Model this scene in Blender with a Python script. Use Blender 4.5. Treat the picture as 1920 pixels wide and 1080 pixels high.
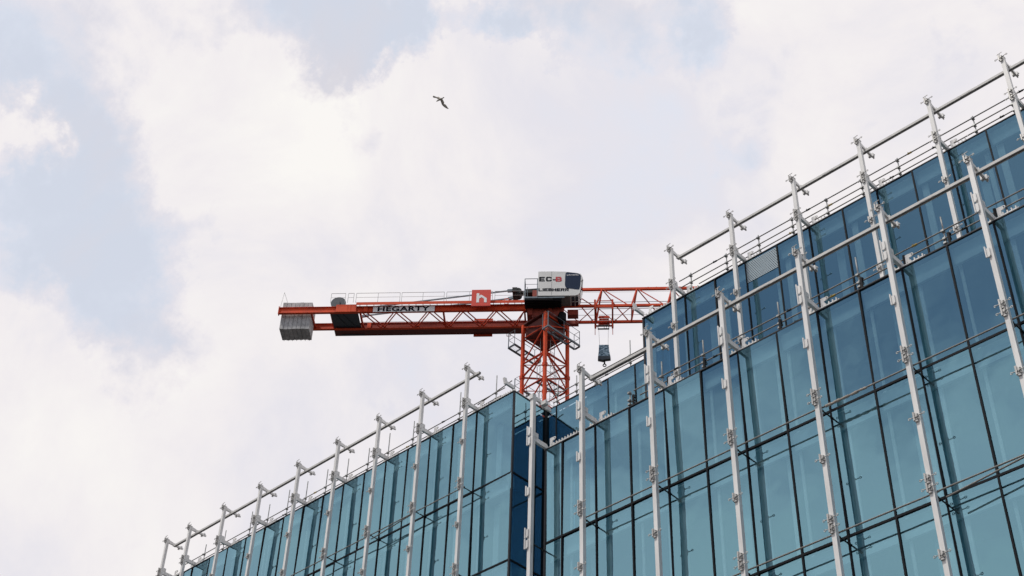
import bpy, math, random
from mathutils import Vector, Matrix
random.seed(7)
R = math.radians
S = bpy.context.scene
for o in list(bpy.data.objects): bpy.data.objects.remove(o)

# ------------------------------------------------------------------ camera
cam_d = bpy.data.cameras.new("camera"); cam = bpy.data.objects.new("camera", cam_d)
S.collection.objects.link(cam); S.camera = cam
right = Vector((0.72202369, 0.69136548, 0.02637378))
up = Vector((0.43435896, -0.4826324, 0.76052499))
fwd = Vector((-0.53852956, 0.53766137, 0.64877281))
m = Matrix((right, up, -fwd)).transposed().to_4x4(); m.translation = (0, 0, 1.6)
cam.matrix_world = m
cam_d.lens = 51.506; cam_d.sensor_width = 36; cam_d.clip_start = 0.1; cam_d.clip_end = 6000

# ------------------------------------------------------------------ world
SUN_EL, SUN_AZ = 60.0, 188.0            # azimuth clockwise from +Y
w = bpy.data.worlds.new("World"); S.world = w; w.use_nodes = True
nt = w.node_tree; N = nt.nodes; L = nt.links; N.clear()
out = N.new("ShaderNodeOutputWorld")
sky = N.new("ShaderNodeTexSky"); sky.sky_type = 'NISHITA'; sky.sun_disc = False
sky.sun_elevation = R(SUN_EL); sky.sun_rotation = R(SUN_AZ)
bg1 = N.new("ShaderNodeBackground"); bg1.inputs[1].default_value = 0.07
L.new(sky.outputs[0], bg1.inputs[0])
bg2 = N.new("ShaderNodeBackground"); bg2.inputs[1].default_value = 1.0
mixs = N.new("ShaderNodeMixShader")
L.new(bg1.outputs[0], mixs.inputs[1]); L.new(bg2.outputs[0], mixs.inputs[2]); L.new(mixs.outputs[0], out.inputs[0])
tc = N.new("ShaderNodeTexCoord"); DIR = tc.outputs['Generated']
def wmath(op, a, b=None, c=None, clamp=False):
    n = N.new("ShaderNodeMath"); n.operation = op; n.use_clamp = clamp
    for i, v in enumerate((a, b, c)):
        if v is None: continue
        if isinstance(v, (int, float)): n.inputs[i].default_value = v
        else: L.new(v, n.inputs[i])
    return n.outputs[0]
def wnoise(scale, detail, rough, dist=0.0, off=(0, 0, 0)):
    mp = N.new("ShaderNodeMapping"); mp.inputs['Location'].default_value = off
    L.new(DIR, mp.inputs[0])
    n = N.new("ShaderNodeTexNoise"); n.inputs['Scale'].default_value = scale
    n.inputs['Detail'].default_value = detail; n.inputs['Roughness'].default_value = rough
    n.inputs['Distortion'].default_value = dist
    L.new(mp.outputs[0], n.inputs['Vector']); return n
# warp the direction a little so the edges of the open patches billow like cloud
wn = wnoise(9, 6, 0.6); wn2 = wnoise(30, 5, 0.6)
sub = N.new("ShaderNodeVectorMath"); sub.operation = 'SUBTRACT'; L.new(wn.outputs['Color'], sub.inputs[0]); sub.inputs[1].default_value = (.5, .5, .5)
sub2 = N.new("ShaderNodeVectorMath"); sub2.operation = 'SUBTRACT'; L.new(wn2.outputs['Color'], sub2.inputs[0]); sub2.inputs[1].default_value = (.5, .5, .5)
scl = N.new("ShaderNodeVectorMath"); scl.operation = 'SCALE'; L.new(sub.outputs[0], scl.inputs[0]); scl.inputs['Scale'].default_value = 0.11
scl2 = N.new("ShaderNodeVectorMath"); scl2.operation = 'SCALE'; L.new(sub2.outputs[0], scl2.inputs[0]); scl2.inputs['Scale'].default_value = 0.035
ad = N.new("ShaderNodeVectorMath"); L.new(DIR, ad.inputs[0]); L.new(scl.outputs[0], ad.inputs[1])
wn3 = wnoise(90, 5, .65)
sub3 = N.new("ShaderNodeVectorMath"); sub3.operation = 'SUBTRACT'; L.new(wn3.outputs['Color'], sub3.inputs[0]); sub3.inputs[1].default_value = (.5, .5, .5)
scl3 = N.new("ShaderNodeVectorMath"); scl3.operation = 'SCALE'; L.new(sub3.outputs[0], scl3.inputs[0]); scl3.inputs['Scale'].default_value = 0.022
ad3 = N.new("ShaderNodeVectorMath"); L.new(ad.outputs[0], ad3.inputs[0]); L.new(scl3.outputs[0], ad3.inputs[1])
ad2 = N.new("ShaderNodeVectorMath"); L.new(ad3.outputs[0], ad2.inputs[0]); L.new(scl2.outputs[0], ad2.inputs[1])
WD = ad2.outputs[0]
# openings in the cloud: direction, angular size, depth
OPEN = [((-.6732, .2042, .7107), .13, .72), ((-.693, .2364, .6811), .06, .6), ((-.6987, .2962, .6512), .075, .8),
        ((-.7051, .3509, .6162), .055, .75), ((-.728, .362, .580), .035, .7), ((-.7385, .3165, .5953), .05, .7),
        ((-.5152, .3746, .7709), .05, 1.2), ((-.5013, .4011, .7667), .035, 1.2), ((-.5444, .3544, .7603), .05, .9),
        ((-.5674, .4039, .7176), .022, .9), ((-.6409, .3751, .6698), .030, .5), ((-.4189, .4807, .7704), .045, 1.0), ((-.365, .522, .771), .028, 1.0), ((-.377, .594, .711), .02, .35), ((-.462, .44, .772), .02, 1.1),
        ((-.4343, .4443, .7836), .03, .6), ((-.3859, .5779, .7191), .05, .35), ((-.6292, .5091, .5873), .03, .3),
        ((-.593, .325, .736), .05, .25)]
FULL = [((-.7035, .2376, .6698), .032, 1.9), ((-.6279, .3316, .7041), .05, .7), ((-.60, .36, .715), .05, .8), ((-.5397, .5064, .6726), .13, .8),
        ((-.745, .335, .575), .05, 1.0), ((-.6441, .4091, .6464), .06, .7)]
acc = None
for lst, sg in ((OPEN, -1), (FULL, 1)):
    for d, rad, st in lst:
        vd = N.new("ShaderNodeVectorMath"); vd.operation = 'DISTANCE'; L.new(WD, vd.inputs[0]); vd.inputs[1].default_value = Vector(d).normalized()
        mr = N.new("ShaderNodeMapRange"); mr.interpolation_type = 'SMOOTHSTEP'
        L.new(vd.outputs['Value'], mr.inputs[0]); mr.inputs[1].default_value = rad * 1.5; mr.inputs[2].default_value = rad * .35
        mr.inputs[3].default_value = 0; mr.inputs[4].default_value = sg * st
        acc = mr.outputs[0] if acc is None else wmath('ADD', acc, mr.outputs[0])
puff = wnoise(7, 9, .58, .3, (3.1, 0, 1.7)).outputs['Fac']
puff2 = wnoise(24, 8, .6, .2, (1, 4, .7)).outputs['Fac']
cov = wmath('ADD', acc, wmath('MULTIPLY_ADD', puff, 1.7, wmath('MULTIPLY_ADD', puff2, 1.9, -.86)))
# behind the camera (what the glass mirrors) the cloud thins out with height
sep = N.new("ShaderNodeSeparateXYZ"); L.new(DIR, sep.inputs[0])
back = N.new("ShaderNodeMapRange"); back.interpolation_type = 'SMOOTHSTEP'; L.new(sep.outputs[1], back.inputs[0])
back.inputs[1].default_value = 0.05; back.inputs[2].default_value = -.35; back.inputs[3].default_value = 0; back.inputs[4].default_value = 1
hgt = N.new("ShaderNodeMapRange"); L.new(sep.outputs[2], hgt.inputs[0])
hgt.inputs[1].default_value = .46; hgt.inputs[2].default_value = .675; hgt.inputs[3].default_value = 1.7; hgt.inputs[4].default_value = -.05
bn = wnoise(3.2, 7, .58, .5, (7, 2, 4)).outputs['Fac']
covb = wmath('ADD', hgt.outputs[0], wmath('MULTIPLY_ADD', bn, 3.6, -1.8))
clr = N.new("ShaderNodeVectorMath"); clr.operation = 'DISTANCE'; L.new(WD, clr.inputs[0]); clr.inputs[1].default_value = (.58, -.58, .57)  # unseen clear patch added so the recess glass mirrors darker sky
clm = N.new("ShaderNodeMapRange"); clm.interpolation_type = 'SMOOTHSTEP'; L.new(clr.outputs['Value'], clm.inputs[0])
clm.inputs[1].default_value = .75; clm.inputs[2].default_value = .35; clm.inputs[3].default_value = 0; clm.inputs[4].default_value = 1.6
covb = wmath('SUBTRACT', covb, clm.outputs[0])
facb = N.new("ShaderNodeMapRange"); facb.interpolation_type = 'SMOOTHSTEP'; L.new(covb, facb.inputs[0])
facb.inputs[1].default_value = 0; facb.inputs[2].default_value = 1; facb.inputs[3].default_value = .02; facb.inputs[4].default_value = 1.0
fac0 = N.new("ShaderNodeMapRange"); fac0.interpolation_type = 'SMOOTHSTEP'; L.new(cov, fac0.inputs[0])
fac0.inputs[1].default_value = -.6; fac0.inputs[2].default_value = .6; fac0.inputs[3].default_value = .86; fac0.inputs[4].default_value = 1
fac = N.new("ShaderNodeMix"); L.new(back.outputs[0], fac.inputs[0]); L.new(fac0.outputs[0], fac.inputs[2]); L.new(facb.outputs[0], fac.inputs[3])
L.new(fac.outputs[0], mixs.inputs[0])
tone = wnoise(5.5, 9, .6, .35, (0, 5, 2)).outputs['Fac']
tcov = N.new("ShaderNodeMapRange"); L.new(cov, tcov.inputs[0]); tcov.inputs[1].default_value = -.3; tcov.inputs[2].default_value = .7; tcov.inputs[3].default_value = 0; tcov.inputs[4].default_value = .62
tone2 = wmath('ADD', tcov.outputs[0], wmath('MULTIPLY_ADD', tone, 2.0, -1.0))
cr = N.new("ShaderNodeValToRGB"); L.new(tone2, cr.inputs[0])
e = cr.color_ramp.elements
e[0].position = .0; e[0].color = (.735, .78, .885, 1); e[1].position = .95; e[1].color = (.955, .93, .905, 1)
x = e.new(.36); x.color = (.79, .775, .835, 1)
x = e.new(.62); x.color = (.885, .85, .865, 1)
L.new(cr.outputs[0], bg2.inputs[0])

# ------------------------------------------------------------------ sun
sd = bpy.data.lights.new("sun", 'SUN'); sd.energy = 2.4; sd.angle = R(8); sd.color = (1, .95, .88)
sun = bpy.data.objects.new("sun", sd); S.collection.objects.link(sun)
az, el = R(SUN_AZ), R(SUN_EL)
to_sun = Vector((math.sin(az) * math.cos(el), math.cos(az) * math.cos(el), math.sin(el)))
sun.rotation_euler = to_sun.to_track_quat('Z', 'Y').to_euler()
S.view_settings.view_transform = 'Standard'; S.view_settings.look = 'None'
S.view_settings.exposure = 0; S.view_settings.gamma = 1
S.cycles.max_bounces = 10; S.cycles.glossy_bounces = 6; S.cycles.transparent_max_bounces = 12

# ------------------------------------------------------------------ materials
def mat(name, col, rough=.5, metal=0, var=0, scale=6, spec=.5, streak=False, col2=None, bump=0):
    m = bpy.data.materials.new(name); m.use_nodes = True
    t = m.node_tree; b = t.nodes['Principled BSDF']
    b.inputs['Base Color'].default_value = (*col, 1); b.inputs['Roughness'].default_value = rough
    b.inputs['Metallic'].default_value = metal; b.inputs['Specular IOR Level'].default_value = spec
    if var or col2:
        c = t.nodes.new('ShaderNodeTexCoord'); mp = t.nodes.new('ShaderNodeMapping')
        t.links.new(c.outputs['Object'], mp.inputs[0])
        mp.inputs['Scale'].default_value = (1, 1, .15) if streak else (1, 1, 1)
        n = t.nodes.new('ShaderNodeTexNoise'); n.inputs['Scale'].default_value = scale; n.inputs['Detail'].default_value = 8; n.inputs['Roughness'].default_value = .65
        t.links.new(mp.outputs[0], n.inputs['Vector'])
        r = t.nodes.new('ShaderNodeValToRGB'); t.links.new(n.outputs['Fac'], r.inputs[0])
        d = col2 or tuple(v * (1 - var) for v in col)
        r.color_ramp.elements[0].position = .33; r.color_ramp.elements[0].color = (*d, 1)
        r.color_ramp.elements[1].position = .62; r.color_ramp.elements[1].color = (*col, 1)
        t.links.new(r.outputs[0], b.inputs['Base Color'])
        if bump:
            bp = t.nodes.new('ShaderNodeBump'); bp.inputs['Strength'].default_value = bump; bp.inputs['Distance'].default_value = .02
            t.links.new(n.outputs['Fac'], bp.inputs['Height']); t.links.new(bp.outputs[0], b.inputs['Normal'])
    return m
M = dict(
    white=mat('white_paint', (.82, .81, .79), .45, var=.24, scale=4, streak=True),
    galv=mat('galvanised_steel', (.42, .43, .42), .45, .6, var=.35, scale=9),
    tube=mat('scaffold_tube_steel', (.25, .235, .215), .55, .1, var=.35, scale=7),
    clamp=mat('clamp_steel', (.55, .54, .52), .45, .4, var=.45, scale=14),
    beam=mat('beam_aluminium', (.62, .61, .59), .6, 0, var=.15, scale=3),
    black=mat('black_steel', (.012, .013, .016), .6, var=.3, spec=.15),
    rod=mat('dark_rod', (.03, .033, .033), .6, spec=.2),
    mull=mat('mullion_dark', (.010, .011, .014), .6, spec=.12),
    coping=mat('coping_dark', (.035, .036, .042), .55, spec=.2),
    orange=mat('crane_orange', (.74, .085, .022), .6, col2=(.50, .06, .022), scale=1.6, spec=.25),
    orange2=mat('crane_orange_worn', (.60, .062, .018), .6, col2=(.36, .045, .02), scale=2.2, spec=.2),
    deck=mat('deck_maroon', (.13, .022, .016), .6, var=.3),
    greyc=mat('counterweight_concrete', (.40, .39, .385), .9, var=.35, scale=5, bump=.4),
    drum=mat('drum_grey', (.05, .065, .08), .5, var=.3),
    bluegrey=mat('platform_steel', (.16, .20, .23), .5, .3, var=.3),
    cabw=mat('cab_white', (.72, .72, .70), .4, var=.08, scale=2),
    navy=mat('lettering_dark', (.008, .010, .018), .7, spec=.08),
    redl=mat('lettering_red', (.5, .02, .03), .5),
    whitel=mat('lettering_white', (.82, .82, .82), .5),
    cabglass=mat('cab_glass', (.02, .028, .05), .08, spec=.8),
    cable=mat('cable_dark', (.10, .05, .045), .6),
    tape=mat('wrap_cloth', (.50, .44, .38), .9, var=.4, scale=12, bump=.8),
    inner=mat('interior_pale', (.80, .82, .78), .8, var=.1, scale=1.5),
    inner2=mat('interior_blind', (.60, .66, .66), .8, var=.15, scale=1),
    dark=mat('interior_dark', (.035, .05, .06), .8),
    webshade=mat('web_shade_red', (.30, .042, .022), .6, var=.3, spec=.2),  # shaded look of the far beam web, put into the colour
    yellow=mat('yellow_tape', (.42, .30, .06), .7, var=.3),
    roof=mat('roof_membrane', (.05, .05, .052), .9, var=.2),
    wall=mat('concrete_wall', (.3, .3, .3), .8, var=.2),
    frit=mat('film_dots', (.36, .44, .49), .5),
    bird=mat('gull_feathers', (.50, .46, .40), .8, col2=(.20, .18, .155), scale=14),
    birdw=mat('gull_white', (.75, .73, .66), .8),
    tarp=None,
)
def glass_mat():
    m = bpy.data.materials.new('coated_glass'); m.use_nodes = True
    t = m.node_tree; n = t.nodes; l = t.links; n.clear()
    o = n.new('ShaderNodeOutputMaterial'); mx = n.new('ShaderNodeMixShader')
    g = n.new('ShaderNodeBsdfGlossy'); g.inputs['Roughness'].default_value = .0; g.inputs['Color'].default_value = (.27, .52, .64, 1)
    tr = n.new('ShaderNodeBsdfTransparent'); tr.inputs['Color'].default_value = (.66, .86, .86, 1)
    lw = n.new('ShaderNodeLayerWeight'); lw.inputs[0].default_value = .35
    mr = n.new('ShaderNodeMapRange'); l.new(lw.outputs['Fresnel'], mr.inputs[0]); mr.inputs[1].default_value = 0; mr.inputs[2].default_value = .6
    mr.inputs[3].default_value = .53; mr.inputs[4].default_value = .92
    # the coating goes neutral towards grazing
    mc = n.new('ShaderNodeMix'); mc.data_type = 'RGBA'; l.new(lw.outputs['Fresnel'], mc.inputs[0])
    mc.inputs[6].default_value = (.27, .555, .69, 1); mc.inputs[7].default_value = (.80, .88, .90, 1); l.new(mc.outputs[2], g.inputs['Color'])
    # rolled glass is never quite flat
    c = n.new('ShaderNodeTexCoord'); no = n.new('ShaderNodeTexNoise'); no.inputs['Scale'].default_value = .55; no.inputs['Detail'].default_value = 2
    l.new(c.outputs['Object'], no.inputs['Vector'])
    bp = n.new('ShaderNodeBump'); bp.inputs['Strength'].default_value = .3; bp.inputs['Distance'].default_value = .03
    l.new(no.outputs['Fac'], bp.inputs['Height']); l.new(bp.outputs[0], g.inputs['Normal'])
    geo = n.new('ShaderNodeNewGeometry'); inv = n.new('ShaderNodeMath'); inv.operation = 'SUBTRACT'; inv.inputs[0].default_value = 1; l.new(geo.outputs['Backfacing'], inv.inputs[1])
    mu = n.new('ShaderNodeMath'); mu.operation = 'MULTIPLY'; l.new(mr.outputs[0], mu.inputs[0]); l.new(inv.outputs[0], mu.inputs[1])
    tm = n.new('ShaderNodeMix'); tm.data_type = 'RGBA'; l.new(geo.outputs['Backfacing'], tm.inputs[0]); tm.inputs[6].default_value = (.62, .78, .83, 1); tm.inputs[7].default_value = (1, 1, 1, 1); l.new(tm.outputs[2], tr.inputs['Color'])
    l.new(mu.outputs[0], mx.inputs[0]); l.new(tr.outputs[0], mx.inputs[1]); l.new(g.outputs[0], mx.inputs[2]); l.new(mx.outputs[0], o.inputs[0])
    return m
M['glass'] = glass_mat()
def tarp_mat():
    m = bpy.data.materials.new('hook_block_pattern'); m.use_nodes = True
    t = m.node_tree; b = t.nodes['Principled BSDF']; b.inputs['Roughness'].default_value = .6
    c = t.nodes.new('ShaderNodeTexCoord'); mp = t.nodes.new('ShaderNodeMapping'); mp.inputs['Scale'].default_value = (6, 6, 16)
    t.links.new(c.outputs['Object'], mp.inputs[0])
    n = t.nodes.new('ShaderNodeTexVoronoi'); n.distance = 'CHEBYCHEV'; n.inputs['Scale'].default_value = 1.0
    t.links.new(mp.outputs[0], n.inputs['Vector'])
    r = t.nodes.new('ShaderNodeValToRGB'); r.color_ramp.interpolation = 'CONSTANT'; t.links.new(n.outputs['Distance'], r.inputs[0])
    r.color_ramp.elements[0].color = (.03, .08, .13, 1); r.color_ramp.elements[1].position = .38; r.color_ramp.elements[1].color = (.34, .47, .56, 1)
    t.links.new(r.outputs[0], b.inputs['Base Color']); return m
M['tarp'] = tarp_mat()

# ------------------------------------------------------------------ mesh builder
class MB:
    def __init__(s): s.v = []; s.f = []; s.sm = []
    def add(s, vs, fs, sm=False):
        k = len(s.v); s.v += [tuple(v) for v in vs]; s.f += [tuple(i + k for i in f) for f in fs]; s.sm += [sm] * len(fs); return s
    def box(s, x0, x1, y0, y1, z0, z1):
        return s.add([(x0, y0, z0), (x1, y0, z0), (x1, y1, z0), (x0, y1, z0), (x0, y0, z1), (x1, y0, z1), (x1, y1, z1), (x0, y1, z1)],
                     [(3, 2, 1, 0), (4, 5, 6, 7), (0, 1, 5, 4), (1, 2, 6, 5), (2, 3, 7, 6), (3, 0, 4, 7)])
    def bar(s, p, q, a, b, up=(0, 0, 1)):           # rectangular bar p->q, a wide, b along up
        p, q = Vector(p), Vector(q); d = (q - p).normalized(); u = Vector(up); u = (u - d * u.dot(d))
        if u.length < 1e-4: u = Vector((1, 0, 0)); u = u - d * u.dot(d)
        u.normalize(); r = d.cross(u); vs = []
        for c in (p, q):
            for i, j in ((-1, -1), (1, -1), (1, 1), (-1, 1)): vs.append(c + r * (i * a / 2) + u * (j * b / 2))
        return s.add(vs, [(3, 2, 1, 0), (4, 5, 6, 7), (0, 1, 5, 4), (1, 2, 6, 5), (2, 3, 7, 6), (3, 0, 4, 7)])
    def tube(s, p, q, r, n=10, r2=None):
        p, q = Vector(p), Vector(q); d = (q - p).normalized(); u = Vector((0, 0, 1)) if abs(d.z) < .9 else Vector((1, 0, 0))
        a = d.cross(u).normalized(); b = d.cross(a); r2 = r if r2 is None else r2
        vs = [c + (a * math.cos(2 * math.pi * i / n) + b * math.sin(2 * math.pi * i / n)) * rr for c, rr in ((p, r), (q, r2)) for i in range(n)]
        s.add(vs, [(i, (i + 1) % n, n + (i + 1) % n, n + i) for i in range(n)], True)
        return s.add(vs, [tuple(range(n))[::-1], tuple(range(n, 2 * n))])
    def ring(s, c, ax, Rr, r, n=12, k=6):
        c, ax = Vector(c), Vector(ax).normalized(); u = Vector((0, 0, 1)) if abs(ax.z) < .9 else Vector((1, 0, 0))
        a = ax.cross(u).normalized(); b = ax.cross(a); vs = []
        for i in range(n):
            t = 2 * math.pi * i / n; d = a * math.cos(t) + b * math.sin(t)
            for j in range(k):
                p = 2 * math.pi * j / k; vs.append(c + d * (Rr + r * math.cos(p)) + ax * (r * math.sin(p)))
        return s.add(vs, [(i * k + j, ((i + 1) % n) * k + j, ((i + 1) % n) * k + (j + 1) % k, i * k + (j + 1) % k) for i in range(n) for j in range(k)], True)
    def prism(s, pts, off):                          # polygon extruded by vector off
        n = len(pts); off = Vector(off); vs = [Vector(p) for p in pts] + [Vector(p) + off for p in pts]
        return s.add(vs, [tuple(range(n))[::-1], tuple(range(n, 2 * n))] + [(i, (i + 1) % n, n + (i + 1) % n, n + i) for i in range(n)])
    def build(s, name, m, parent=None, loc=None):
        me = bpy.data.meshes.new(name); me.from_pydata(s.v, [], s.f); me.materials.append(M[m] if isinstance(m, str) else m)
        me.polygons.foreach_set('use_smooth', s.sm); me.update()
        import bmesh
        b = bmesh.new(); b.from_mesh(me); bmesh.ops.recalc_face_normals(b, faces=b.faces); b.to_mesh(me); b.free()
        o = bpy.data.objects.new(name, me); S.collection.objects.link(o)
        if parent: o.parent = parent
        if loc: o.location = loc
        return o
def tag(o, label=None, cat=None, group=None, kind=None):
    for k, v in (('label', label), ('category', cat), ('group', group), ('kind', kind)):
        if v: o[k] = v
    return o
def empty(name, loc=(0, 0, 0), rz=0, **k):
    o = bpy.data.objects.new(name, None); S.collection.objects.link(o); o.location = loc; o.rotation_euler = (0, 0, rz); o.empty_display_size = .3
    return tag(o, **k)
def text(name, body, m, parent, x0, x1, z0, z1, y, bold=.04, ext=.006):
    """lettering standing in the local XZ plane, facing -Y, fitted to the given box"""
    c = bpy.data.curves.new(name, 'FONT'); c.body = body; c.size = 1; c.extrude = ext; c.offset = bold; c.space_character = 1.08
    t = bpy.data.objects.new(name, c); S.collection.objects.link(t)
    bpy.context.view_layer.update()
    me = bpy.data.meshes.new_from_object(t.evaluated_get(bpy.context.evaluated_depsgraph_get()))
    bpy.data.objects.remove(t)
    xs = [v.co.x for v in me.vertices]; ys = [v.co.y for v in me.vertices]
    sx = (x1 - x0) / (max(xs) - min(xs)); sz = (z1 - z0) / (max(ys) - min(ys)); a, b = min(xs), min(ys)
    for v in me.vertices: v.co = Vector((x0 + (v.co.x - a) * sx, y - v.co.z, z0 + (v.co.y - b) * sz))
    me.materials.clear(); me.materials.append(M[m]); me.update()
    o = bpy.data.objects.new(name, me); S.collection.objects.link(o); o.parent = parent; return o

# ------------------------------------------------------------------ ground
g = MB().box(-1500, 1500, -1500, 1500, -.3, 0).build('ground', mat('asphalt', (.06, .06, .06), .9, var=.3, scale=.8)); tag(g, kind='structure')

# ------------------------------------------------------------------ the glass building
YA, YB, YR = 35.7, 30.0, 37.7
TOPA, TOPB = 38.70, 29.52
XA0, XA1 = -60.1, -35.40
XB0, XB1 = -28.17, 3.2
XC0 = -28.30
bld = empty('glass_office_building', (-28, 33, 0), 0, label='blue glass office building in stepped blocks with dark mullions, filling the lower right', cat='building')
bld_off = Vector(bld.location)
def bb(mb, name, m, **k):
    o = mb.build(name, m, bld); o.location = -bld_off; return tag(o, **k)
gridB = [-14.29 + 1.4575 * k for k in range(-9, 13)]
gridA = [-37.64 - 1.4575 * k for k in range(0, 16)]
gridC = [-20.31 + 1.462 * k for k in range(-4, 17)]
gridR = [-30.40 + 1.465 * k for k in range(-3, 2)]
def cols(a, b, grid): return [a] + sorted(x for x in grid if a + .25 < x < b - .25) + [b]
lev = lambda top, first: [top, first] + [first - 4.04 * i for i in range(1, 12) if first - 4.04 * i > .5] + [.15]
levA, levB = lev(TOPA, 34.62), lev(TOPB, 25.90)
PROT = .030
def pane(x0, x1, z0, z1, y, mb=None):
    """one glass pane, a hair off true so that its mirror image breaks at the joints"""
    own = mb is None; mb = mb or MB()
    cx, cz = (x0 + x1) / 2, (z0 + z1) / 2; hx, hz = (x1 - x0) / 2 - .012, (z1 - z0) / 2 - .012
    mb_ = MB().box(-hx, hx, 0, .012, -hz, hz)
    rot = Matrix.Rotation(R(random.gauss(0, .30)), 3, 'X') @ Matrix.Rotation(R(random.gauss(0, .30)), 3, 'Z')
    vs = [rot @ Vector(v) + Vector((cx, y, cz)) for v in mb_.v]
    mb.add(vs, mb_.f)
    if own: return bb(mb, 'window', 'glass')
def facade(xs, zs, y, rows, xvis=None, right_end=True):
    """front facing -Y: real window parts for the first rows, one mesh for what the photo never shows"""
    stuff = MB()
    for r in range(len(zs) - 1):
        for i in range(len(xs) - 1):
            if r < rows and (xvis is None or xs[i] < xvis): pane(xs[i], xs[i + 1], zs[r + 1], zs[r], y)
            else: pane(xs[i], xs[i + 1], zs[r + 1], zs[r], y, stuff)
    if stuff.v: bb(stuff, 'lower_windows', 'glass', kind='stuff')
    for x in xs[1:-1]: bb(MB().box(x - .028, x + .028, y - PROT, y + .16, zs[-1], zs[0] - .002), 'mullion', 'mull')
    for z in zs[1:-1]: bb(MB().box(xs[0] + .05, xs[-1] - .05, y - PROT - .003, y + .14, z - .034, z + .034), 'transom', 'mull')
def interior(xs, zs, y, y2, k0=0):
    """pale inner frames, ceiling bands and blinds a short way behind the glass"""
    a = MB(); b = MB(); d = MB()
    for i, x in enumerate(xs[:-1]):
        wd = xs[i + 1] - x
        if (i + k0) % 2 == 0: a.box(x + .10, x + .34, y + .30, y + .36, zs[-1], zs[0] - .1)
        else: a.box(x + .08, x + .17, y + .30, y + .34, zs[-1], zs[0] - .1)
        if wd > 1.2:
            if (i * 7 + k0) % 3 == 0: a.box(x + wd - .42, x + wd - .26, y + .40, y + .46, zs[-1], zs[0] - .1)
            if (i * 5 + k0) % 4 == 1: b.box(x + .55, x + .85, y + .75, y + .80, zs[-1], zs[0] - .1)
    for z in zs[:-1]:
        b.box(xs[0] + .1, xs[-1] - .1, y + .18, y + .26, z - .62, z - .03)
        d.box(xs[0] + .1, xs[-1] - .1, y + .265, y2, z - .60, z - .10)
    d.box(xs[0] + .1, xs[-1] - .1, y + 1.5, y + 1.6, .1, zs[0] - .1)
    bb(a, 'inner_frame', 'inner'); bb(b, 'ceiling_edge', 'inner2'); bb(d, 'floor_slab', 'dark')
xsA = cols(XA0, XA1, gridA); xsB = cols(XB0, XB1, gridB); xsC = cols(XC0, XB1, gridC); xsR = cols(XA1, XC0, gridR)
facade(xsA, levA, YA, 2); facade(xsB, levB, YB, 3, -9.0)
levC = [38.80, 34.62, 30.58]; facade(xsC, levC, YA, 1, -9.0)
levR = levA; facade(xsR, levR, YR, 1)
interior(xsA, levA, YA, YA + 1.5, 1); interior(xsB, levB, YB, YB + 1.5); interior(xsC, levC, YA, YA + 1.5); interior(xsR[2:], levR, YR, YR + 1.5)
bb(MB().box(XA1 + .2, xsR[2] - .1, YR + .16, YR + .22, .1, 38.5), 'dark_backing', 'dark')  # dark sheet added behind the first recess panes to deepen them
# return wall of the left wing, facing +X
def side(x, y0, y1, zs, face, vis):
    st = MB()
    for r in range(len(zs) - 1):
        n = max(1, round((y1 - y0) / 1.6))
        for k in range(n):
            a, b = y0 + (y1 - y0) * k / n + .02, y0 + (y1 - y0) * (k + 1) / n - .02
            bx = (x - .012, x) if face > 0 else (x, x + .012)
            if r < vis: bb(MB().box(bx[0], bx[1], a, b, zs[r + 1] + .012, zs[r] - .012), 'window', 'glass')
            else: st.box(bx[0], bx[1], a, b, zs[r + 1] + .012, zs[r] - .012)
    if st.v: bb(st, 'side_windows', 'glass', kind='stuff')
    q = (x - .13, x + PROT) if face > 0 else (x - PROT, x + .13)
    for z in zs[1:-1]: bb(MB().box(q[0], q[1], y0 + .05, y1 - .02, z - .034, z + .034), 'transom', 'mull')
side(XA1, YA, YR, levA, 1, 3)
side(XB0, YB, YA - .05, levB, -1, 0); side(XC0, YA, YR + 6, [38.80, 34.62, 30.58], -1, 0)
side(XA0, YA, 58, levA, -1, 0); side(XB1, YB, 58, levB, 1, 0)
bb(MB().box(XA1 - .25, XA1 - .16, YA + .1, YR - .05, .1, 38.5), 'dark_backing', 'dark')  # dark sheet added close behind the return glass to darken it
# corner posts, copings, roofs, core walls
for x, y, zt in ((XA1, YA, TOPA), (XB0, YB, TOPB), (XC0, YA, 38.80), (XA0, YA, TOPA)):
    s = -1 if x == XA1 else 1
    bb(MB().box(x - .06 if s < 0 else x - .02, x + .02 if s < 0 else x + .06, y - .02, y + .06, .1, zt - .003), 'corner_post', 'coping')
bb(MB().box(XA1 + .001, XA1 + .10, YR - .10, YR - .001, .1, TOPA - .003), 'corner_post', 'mull')
def coping(x0, x1, y, z): bb(MB().box(x0 - .03, x1 + .03, y - .03, y + .30, z, z + .035), 'coping', 'coping')
coping(XA0, XA1, YA, TOPA); coping(XC0, XB1, YA, 38.80); coping(XB0, XB1, YB, TOPB); coping(XA1 + .04, XC0 - .04, YR, TOPA)
bb(MB().box(XA1 - .27, XA1 + .03, YA + .31, YR + .3, TOPA, TOPA + .035), 'coping', 'coping')
bb(MB().box(XC0 - .03, XC0 + .27, YA + .31, YR + 6, 38.80, 38.835), 'coping', 'coping')
bb(MB().box(XB0 - .03, XB0 + .27, YB + .31, YA - .05, TOPB, TOPB + .035), 'coping', 'coping')
bb(MB().box(XA0 + .3, XA1 - .3, YA + .31, 58, TOPA - .30, TOPA - .06), 'roof', 'roof')
bb(MB().box(XA1 - .29, XC0 + .3, YR + .31, 58, TOPA - .31, TOPA - .07), 'roof', 'roof')
bb(MB().box(XC0 + .31, XB1 - .2, YA + .31, 58, 38.50, 38.74), 'roof', 'roof')
bb(MB().box(XB0 + .3, XB1 - .2, YB + .31, YA - .05, TOPB - .30, TOPB - .06), 'roof', 'roof')
bb(MB().box(XA0 + .2, XB1 - .3, 58.01, 58.3, .1, 38.4), 'wall', 'wall')
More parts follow.
